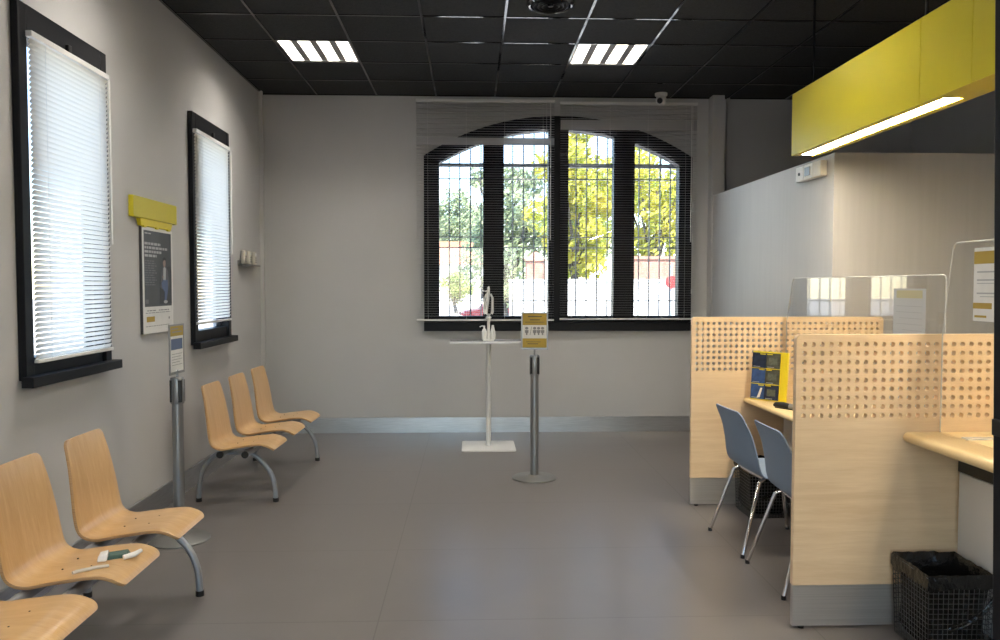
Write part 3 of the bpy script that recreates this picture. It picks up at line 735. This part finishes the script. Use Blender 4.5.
# ------------------------------------------------------------------ wire bins
def bin_(label, loc, rz, group):
    t = thing('wire_waste_bin', label, 'bin', loc, rz, group)
    w, d, h = .135, .145, .342; r = .0016
    b = MB(); n = 13; k_ = 16; tp = .92
    P = lambda u, v, z: (u*(tp+(1-tp)*z/h), v*(tp+(1-tp)*z/h), z)
    for i in range(n+1):
        a = -1+2*i/n
        for (q0, q1) in (((a*w,-d),(0,0)),((a*w,d),(0,0)),((-w,a*d),(0,0)),((w,a*d),(0,0))):
            b.tube([P(q0[0],q0[1],.004), P(q0[0],q0[1],h)], r, 4, False)
    for j in range(k_+1):
        z = .004+(h-.004)*j/k_
        b.tube([P(-w,-d,z),P(w,-d,z),P(w,d,z),P(-w,d,z),P(-w,-d,z)], r, 4, False)
    b.build('basket', M['wire'], t, smooth=0)
    b = MB(); b.tube([P(-w,-d,h),P(w,-d,h),P(w,d,h),P(-w,d,h),P(-w,-d,h)], .004, 6); b.build('rim', M['wire'], t)
    MB().box(-w*tp,-d*tp,0,w*tp,d*tp,.004).build('base', M['wire'], t, smooth=0)
    # bag: inside wall, over the rim and down outside, crumpled
    rnd = random.Random(3); m = 48; rows = []
    def ring(s, z, jit, zj):
        R_ = []
        for i in range(m):
            a = 4*i/m; e = int(a); f = a-e
            u, v = [(-1+2*f,-1),(1,-1+2*f),(1-2*f,1),(-1,1-2*f)][e]
            R_.append((u*w*s+rnd.uniform(-jit,jit), v*d*s+rnd.uniform(-jit,jit), z+rnd.uniform(-zj,zj)))
        return R_
    rows = [ring(1.035,h-.048,.003,.010), ring(1.035,h-.024,.002,.004), ring(1.03,h+.004,.002,.003), ring(1.0,h+.012,.002,.003), ring(.93,h+.002,.005,.005), ring(.86,h-.05,.010,.01), ring(.82,h-.12,.010,.01), ring(.80,h-.20,.008,.01), ring(.84,.06,.004,.004), ring(.7,.02,.004,.003)]
    b = MB(); vs = [p for R_ in rows for p in R_]
    fs = [(i*m+k, i*m+(k+1) % m, (i+1)*m+(k+1) % m, (i+1)*m+k) for i in range(len(rows)-1) for k in range(m)]+[tuple((len(rows)-1)*m+k for k in range(m))]
    b.add(vs, fs); bag = b.build('bag', M['bag'], t, smooth=70)
    b = MB(); P2 = [(w*1.02,-d*1.06,h-.05),(w*.7,-d*1.09,h-.11),(w*.2,-d*1.08,h-.165),(-w*.4,-d*1.06,h-.20)]
    C = catmull(P2, 6)
    for off in (0, .014):
        b.tube([(x, y-.002, z-off+rnd.uniform(-.004,.004)) for x, y, z in C], [.004+.003*rnd.random() for _ in C], 6)
    b.build('bag_tie', M['bag'], bag)
    return t
bb = bin_('square black wire bin with a black bag under the high counter, at the bottom right', (1.978, 3.21, 0), radians(-2), 'black wire bins')
c = copy_tree(bb); c.location = (1.945, 5.185, 0); c.rotation_euler = (0,0,0); c['label'] = 'square black wire bin with a black bag under the low desk, behind the blue chairs'

# ------------------------------------------------------------------ left wall: sign box, poster, remote holder
t = thing('sign_box', 'plain yellow sign box on the left wall above the poster', 'sign', (LX, 5.345, 1.945))
MB().box(0,-.362,0,.032,.362,.134).build('box', M['yellow'], t, bevel=.005)
b = MB(); b.hexa([(.0,-.23,-.045),(.024,-.23,-.045),(.024,.27,-.045),(0,.27,-.045)], [(0,-.25,0),(.028,-.25,0),(.028,.29,0),(0,.29,0)]); b.build('hanger', M['yellowp'], t, bevel=.002)
for yy in (-.19,.01,.21): MB().box(.012,yy-.02,-.055,.034,yy+.02,-.043).build('clip', M['yellowp'], t, bevel=.002)
t = thing('wall_poster', 'dark framed poster of a seated person, below the yellow sign box', 'poster', (LX, 5.385, 1.205))
w, h = .252, .69
MB().box(0,-w,0,.018,w,h).build('backing', M['ink'], t, smooth=0)
b = MB(); q = .020
b.box(.018,-w,0,.022,w,q); b.box(.018,-w,h-q,.022,w,h); b.box(.018,-w,q,.022,-w+q,h-q); b.box(.018,w-q,q,.022,w,h-q); b.build('frame', M['white'], t, smooth=0)
MB().box(.018,-w+q,q,.0195,w-q,.175).build('white_strip', M['paper'], t, smooth=0)
art = MB().box(.018,-w+q,.175,.0195,w-q,h-q).build('picture', M['poster'], t, smooth=0)
def flat(parent, name, m, poly, x): return MB().prism(poly, lambda u, v, s: (x+.0006*s, u, v)).build(name, m, parent, smooth=0)
fx = .0196
def tx1(parent, name, m, *a):
    b = MB(); tx(b, *a); b.build(name, m, parent, smooth=0)
def tx(b, y0, y1, z0, z1, x=fx):
    y = y0; r = random.Random(int(z0*1000))
    while y < y1:
        l = min(r.uniform(.022,.06), y1-y); b.box(x, y, z0, x+.0006, y+l, z1); y += l+.010
for a in ((-.215,.05,.578,.594),(-.215,.17,.552,.568),(-.215,.06,.526,.542),(-.215,-.02,.500,.516),(-.21,-.1,.648,.656)): tx1(art, 'headline', M['txt'], *a)
for k in range(11): tx1(art, 'text_line', M['txt2'], -.215,-.215+.15+.02*((k*7) % 3),.470-.0155*k,.477-.0155*k)
el = lambda cy, cz, ry, rz: [(cy+ry*cos(2*pi*k/18), cz+rz*sin(2*pi*k/18)) for k in range(18)]
flat(art, 'armchair', M['figdark'], [(.02,.19),(.235,.19),(.235,.42),(.2,.45),(.15,.44),(.09,.36),(.03,.30)], fx)
flat(art, 'jacket', M['figgrey'], [(.03,.30),(.06,.29),(.16,.28),(.185,.33),(.17,.41),(.13,.445),(.085,.445),(.05,.40)], fx+.0007)
flat(art, 'face', M['figskin'], el(.105,.468,.024,.030), fx+.0014)
flat(art, 'hair', M['ink'], [(.080,.475),(.082,.495),(.105,.506),(.128,.498),(.134,.465),(.126,.484),(.1,.488)], fx+.0021)
flat(art, 'shirt', M['txt'], [(.082,.35),(.125,.35),(.132,.43),(.108,.44),(.088,.432)], fx+.0014)
flat(art, 'trousers', M['figblue'], [(.05,.33),(.09,.36),(.16,.35),(.165,.29),(.145,.235),(.135,.205),(.10,.205),(.105,.27),(.06,.30)], fx+.0014)
flat(art, 'hand', M['figskin'], el(.08,.37,.012,.01), fx+.0014)
flat(art, 'shoe', M['txt'], el(.118,.203,.034,.011), fx+.0021)
b = MB(); b.box(fx,-.215,.195,fx+.0006,-.165,.222); b.build('small_mark', M['txt2'], art, smooth=0)
for a in ((-.19,-.05,.146,.152),(.0,.18,.146,.152),(-.215,.2,.132,.136),(-.215,.18,.045,.049)): tx1(t, 'text_line', M['greyink'], *a)
MB().box(fx,.17,.085,fx+.0006,.19,.1).build('emblem', M['greyink'], t, smooth=0)
MB().box(fx,-.2,.075,fx+.0006,-.07,.11).build('gold_mark', M['gold'], t, smooth=0)

t = thing('remote_holder', 'grey wall bracket holding three white remotes, near the back left corner', 'holder', (LX, 7.52, 1.70))
MB().box(0,-.26,0,.012,.26,.05).build('back_plate', M['basegrey'], t, bevel=.002)
MB().box(.012,-.25,.0,.07,.26,.018).build('ledge', M['basegrey'], t, bevel=.003)
for k, lab in enumerate(['white remote in the wall bracket, first from the far window', 'white remote in the middle of the wall bracket', 'white remote in the wall bracket, closest to the corner']):
    r = thing('remote_control', lab, 'remote', (LX+.034, 7.52-.17+.17*k, 1.718), 0, 'remotes in the wall bracket')
    MB().box(-.02,-.036,0,.016,.036,.125).build('body', M['offwhite'], r, bevel=.012, seg=4)
    MB().box(.016,-.022,.085,.0175,.022,.112).build('display', M['white'], r, smooth=0)
    b = MB()
    for i in range(3):
        for j in range(2): b.box(.016,-.018+.022*j,.02+.02*i,.0178,-.004+.022*j,.031+.02*i)
    b.build('buttons', M['greyink'], r, smooth=0)

# ------------------------------------------------------------------ black entrance door leaf at the right edge
dx = .6778*1.30
d = struct(MB().box(0,-.02,.02,.07,.02,2.2).box(.83,-.02,.02,.90,.02,2.2).box(.07,-.02,.02,.83,.02,.12).box(.07,-.02,2.10,.83,.02,2.2).build('door_1', M['black'], bevel=.004))
d.location = (.6778*1.28+.0343+.024, 1.30, 0); d.rotation_euler = (0, radians(-1.35), 0)
MB().box(.07,-.004,.12,.83,.004,2.10).build('pane', M['glass'], d, smooth=0)
MB().box(-.007,-.012,1.262,.004,.012,1.290).build('latch', M['blackp'], d, bevel=.001)
struct(MB().box(dx+.86, 1.26, 0, dx+.94, 1.34, H).build('trim_5', M['black'], smooth=0))

# ------------------------------------------------------------------ outside
GZ = -.35
def out_thing(name, label, cat, loc, rz=0, group=None): return thing(name, label, cat, loc, rz, group)
M['asphalt'] = mat('pale_street', (.42,.40,.38,1), .9, vary=(.6,.1))
M['garden'] = mat('white_render', (.70,.69,.66,1), .9, vary=(1,.05))
M['rooft'] = mat('red_roof_tile', (.42,.17,.09,1), .8, vary=(3,.25), stretch=(4,.3,1))
M['brick'] = mat('brick_red', (.36,.19,.14,1), .85, vary=(5,.2))
M['bark'] = mat('bark', (.10,.085,.07,1), .9, vary=(6,.3))
struct(MB().box(-80, -60, GZ-.2, 80, 120, GZ).build('ground', M['asphalt'], smooth=0))
t = thing('garden_wall', 'low pale wall across the street, seen through the arched window', 'wall', (4.5, 20.5, GZ))
MB().box(-3.5,0,0,6,.25,1.98).build('wall_body', M['garden'], t, smooth=0)
MB().box(-3.52,-.03,1.98,6.02,.28,2.05).build('coping', M['garden'], t, smooth=0)
t = thing('brick_wall', 'reddish brick wall behind the pale garden wall', 'wall', (7, 23, GZ))
MB().box(-2.5,0,0,4,.3,2.65).build('wall_body', M['brick'], t, smooth=0)
MB().box(-2.55,-.04,2.65,4.05,.34,2.75).build('coping', M['brick'], t, smooth=0)
t = thing('brick_pillar', 'pinkish brick gate pillar seen in the second window light', 'pillar', (1.75, 21.5, GZ))
MB().box(-.25,-.25,0,.25,.25,2.55).build('shaft', M['brick'], t, smooth=0)
MB().hexa([(-.3,-.3,2.55),(.3,-.3,2.55),(.3,.3,2.55),(-.3,.3,2.55)], [(-.05,-.05,2.8),(.05,-.05,2.8),(.05,.05,2.8),(-.05,.05,2.8)]).build('cap', M['brick'], t, smooth=0)
t = thing('house', 'white house with a red tiled roof beyond the street', 'house', (-2.5, 52, GZ))
MB().box(-6,0,0,6,8,3.35).build('walls', M['garden'], t, smooth=0)
MB().hexa([(-6.5,-.6,3.3),(6.5,-.6,3.3),(6.5,8.6,3.3),(-6.5,8.6,3.3)], [(-4.5,3.8,5.0),(4.5,3.8,5.0),(4.5,4.2,5.0),(-4.5,4.2,5.0)]).build('roof', M['rooft'], t, smooth=0)
for x in (-.2, 1.6, 3.6):
    f = MB().box(x-.45,-.06,1.0,x+.45,0,2.3).build('window', M['white'], t, smooth=0)
    MB().box(x-.38,-.08,1.07,x+.38,-.06,2.23).build('pane', M['cable'], f, smooth=0)
MB().box(4.6,-.06,0,5.5,0,2.2).build('house_door', M['bark'], t, smooth=0)

def tree(label, loc, crown, hgt, rad, mcol, seed, n=5200, leaf=.13):
    r = random.Random(seed)
    t = thing('tree', label, 'tree', loc, 0, 'trees outside the arched window')
    b = MB(); b.tube([(0,0,0),(.05,.02,crown*.5),(-.05,0,crown),(.1,.05,hgt*.75)], [.16,.13,.11,.04], 8)
    tips = []
    for k in range(9):
        a = 2*pi*k/9+r.uniform(-.3,.3); z0 = crown*r.uniform(.75,1.15); z1 = hgt*r.uniform(.55,.95); q = rad*r.uniform(.45,.85)
        b.tube([(0,0,z0),(q*.45*cos(a),q*.45*sin(a),(z0+z1)/2),(q*cos(a),q*sin(a),z1)], [.07,.045,.015], 6)
        tips.append((q*cos(a), q*sin(a), z1))
    b.build('trunk', M['bark'], t)
    cl = []
    for k in range(34):
        while True:
            u, v, w_ = r.uniform(-1,1), r.uniform(-1,1), r.uniform(-1,1)
            if u*u+v*v+w_*w_ < 1: break
        cl.append((u*rad*.85, v*rad*.85, (crown+hgt)/2+w_*(hgt-crown)*.46, r.uniform(.35,.6)*rad*.8))
    b = MB()
    for i in range(n):
        c = cl[i % len(cl)]
        d = Vector((r.gauss(0,1), r.gauss(0,1), r.gauss(0,1))).normalized()*c[3]*r.random()**.45
        p = Vector(c[:3])+d
        a = Vector((r.gauss(0,1), r.gauss(0,1), r.gauss(0,1))).normalized(); e = a.orthogonal().normalized(); f = a.cross(e)
        s = leaf*r.uniform(.6,1.3)
        b.add([p-e*s, p+f*s*.45, p+e*s, p-f*s*.45], [(0,1,2,3)])
    b.build('foliage', mcol, t, smooth=0)
    return t
LY = leafmat('yellow_green_leaves', (.34,.40,.06,1), (.68,.60,.09,1))
LG = leafmat('green_leaves', (.17,.25,.07,1), (.36,.42,.14,1))
LB = leafmat('blue_green_leaves', (.20,.27,.17,1), (.42,.47,.27,1))
tree('broad yellow leaved tree behind the garden wall, in the rightmost window light', (6.3, 27, GZ), 2.2, 7.6, 1.9, LY, 1)
tree('yellow green tree behind the garden wall, in the third window light', (3.1, 23.2, GZ), 1.9, 7.0, 1.35, LY, 2)
tree('grey green tree in the second window light', (1.3, 30, GZ), 1.2, 7.2, 1.7, LB, 3)
tree('bluish green tree beyond the house roof, in the leftmost window light', (-1.2, 68, GZ), 4.5, 9.6, 3.2, LB, 4, 7000, .2)
tree('low green garden tree in front of the white house', (-.9, 46, GZ), .8, 2.9, 1.0, LG, 5, 2500, .1)
tree('tall dark green tree right of the house', (8.5, 64, GZ), 3, 9.0, 3.0, LG, 6, 6000, .2)
def car(label, loc, rz, m):
    t = thing('parked_car', label, 'car', loc, rz, 'parked cars outside')
    poly = [(-2.0,.32),(-2.05,.62),(-1.9,.85),(-1.3,.93),(-.75,1.38),(.6,1.42),(1.3,.98),(1.95,.86),(2.05,.55),(2.0,.3)]
    MB().prism(poly, lambda u, v, s: (u, -.82+1.64*s, v)).build('body', m, t, bevel=.05, smooth=50)
    for s in (-1, 1):
        MB().prism([(-1.1,.95),(-.68,1.31),(.52,1.34),(1.05,.98)], lambda u, v, q: (u, s*(.822+.006*q), v)).build('side_window', M['cable'], t, smooth=0)
        for x in (-1.25, 1.25):
            MB().tube([(x, s*.66, .31), (x, s*.84, .31)], .31, 20).build('wheel', M['blackp'], t)
    MB().box(-2.07,.45,.62,-1.98,.75,.78).box(-2.07,-.75,.62,-1.98,-.45,.78).build('tail_lamp', M['redlamp'], t, smooth=0)
    return t
M['redlamp'] = mat('red_lens', (.5,.02,.02,1), .3)
M['redp'] = mat('red_car_paint', (.45,.03,.03,1), .3)
car('white parked car at the left in the leftmost window light', (-2.2, 27, GZ), radians(5), M['white'])
cr = car('red parked car farther right, behind the white dispenser', (1.6, 33, GZ), radians(4), M['redp'])
t = thing('road_sign', 'round red sign on a thin pole in the rightmost window light', 'sign', (4.05, 15.9, GZ))
MB().tube([(0,0,0),(0,0,2.3)], .03, 8).build('pole', M['alu'], t)
MB().tube([(0,-.03,1.95),(0,-.05,1.95)], .13, 20).build('disc', M['redp'], t)

# ------------------------------------------------------------------ light
W = bpy.data.worlds.new('sky'); S.world = W; W.use_nodes = True
nt = W.node_tree; bg = nt.nodes['Background']; sk = nt.nodes.new('ShaderNodeTexSky'); sk.sky_type = 'NISHITA'
sk.sun_disc = False; sk.sun_elevation = radians(48); sk.sun_rotation = radians(195); sk.air_density = 1.0; sk.dust_density = .1; sk.ozone_density = 2
nt.links.new(sk.outputs[0], bg.inputs[0]); bg.inputs[1].default_value = .34
sl = bpy.data.lights.new('sun', 'SUN'); sl.energy = 9; sl.angle = radians(.6); sl.color = (1,.95,.86)
so = bpy.data.objects.new('sun', sl); COL.objects.link(so)
so.rotation_euler = Vector((-.25,.55,-.79)).to_track_quat('-Z','Y').to_euler()
def portal(loc, rot, sx, sy_):
    l = bpy.data.lights.new('window_daylight_portal', 'AREA'); l.shape = 'RECTANGLE'; l.size = sx; l.size_y = sy_; l.cycles.is_portal = True
    o = bpy.data.objects.new('window_daylight_portal', l); COL.objects.link(o); o.location = loc; o.rotation_euler = rot
portal((CX, BY+.28, 2.15), (radians(-90),0,0), 2.8, 2.2)
portal(((EX0+EX1)/2, NY-.25, EZ/2), (radians(90),0,0), EX1-EX0, EZ)
for y0, y1, z0, z1 in LW: portal((LX-.10, (y0+y1)/2, (z0+z1)/2), (0,radians(-90),0), z1-z0, y1-y0)

# ------------------------------------------------------------------ camera
pitch, yaw, roll = .0425882, .0368224, .00066
F = Vector((sin(yaw)*cos(pitch), cos(yaw)*cos(pitch), -sin(pitch))); R0 = Vector((cos(yaw), -sin(yaw), 0)); U0 = R0.cross(F)
R = R0*cos(roll)+U0*sin(roll); U = U0*cos(roll)-R0*sin(roll)
cam = bpy.data.cameras.new('camera'); cam.sensor_width = 36; cam.lens = 36*.79159; cam.clip_start = .02; cam.clip_end = 300
co = bpy.data.objects.new('camera', cam); COL.objects.link(co)
co.matrix_world = Matrix(((R.x,U.x,-F.x,0),(R.y,U.y,-F.y,0),(R.z,U.z,-F.z,E_),(0,0,0,1)))
S.camera = co
S.view_settings.view_transform = 'Standard'; S.view_settings.look = 'None'; S.view_settings.gamma = 1; S.view_settings.use_curve_mapping = False
S.view_settings.exposure = 1.2
S.cycles.max_bounces = 10; S.cycles.diffuse_bounces = 6; S.cycles.transparent_max_bounces = 24; S.cycles.caustics_reflective = False; S.cycles.caustics_refractive = False
S.cycles.sample_clamp_indirect = 6
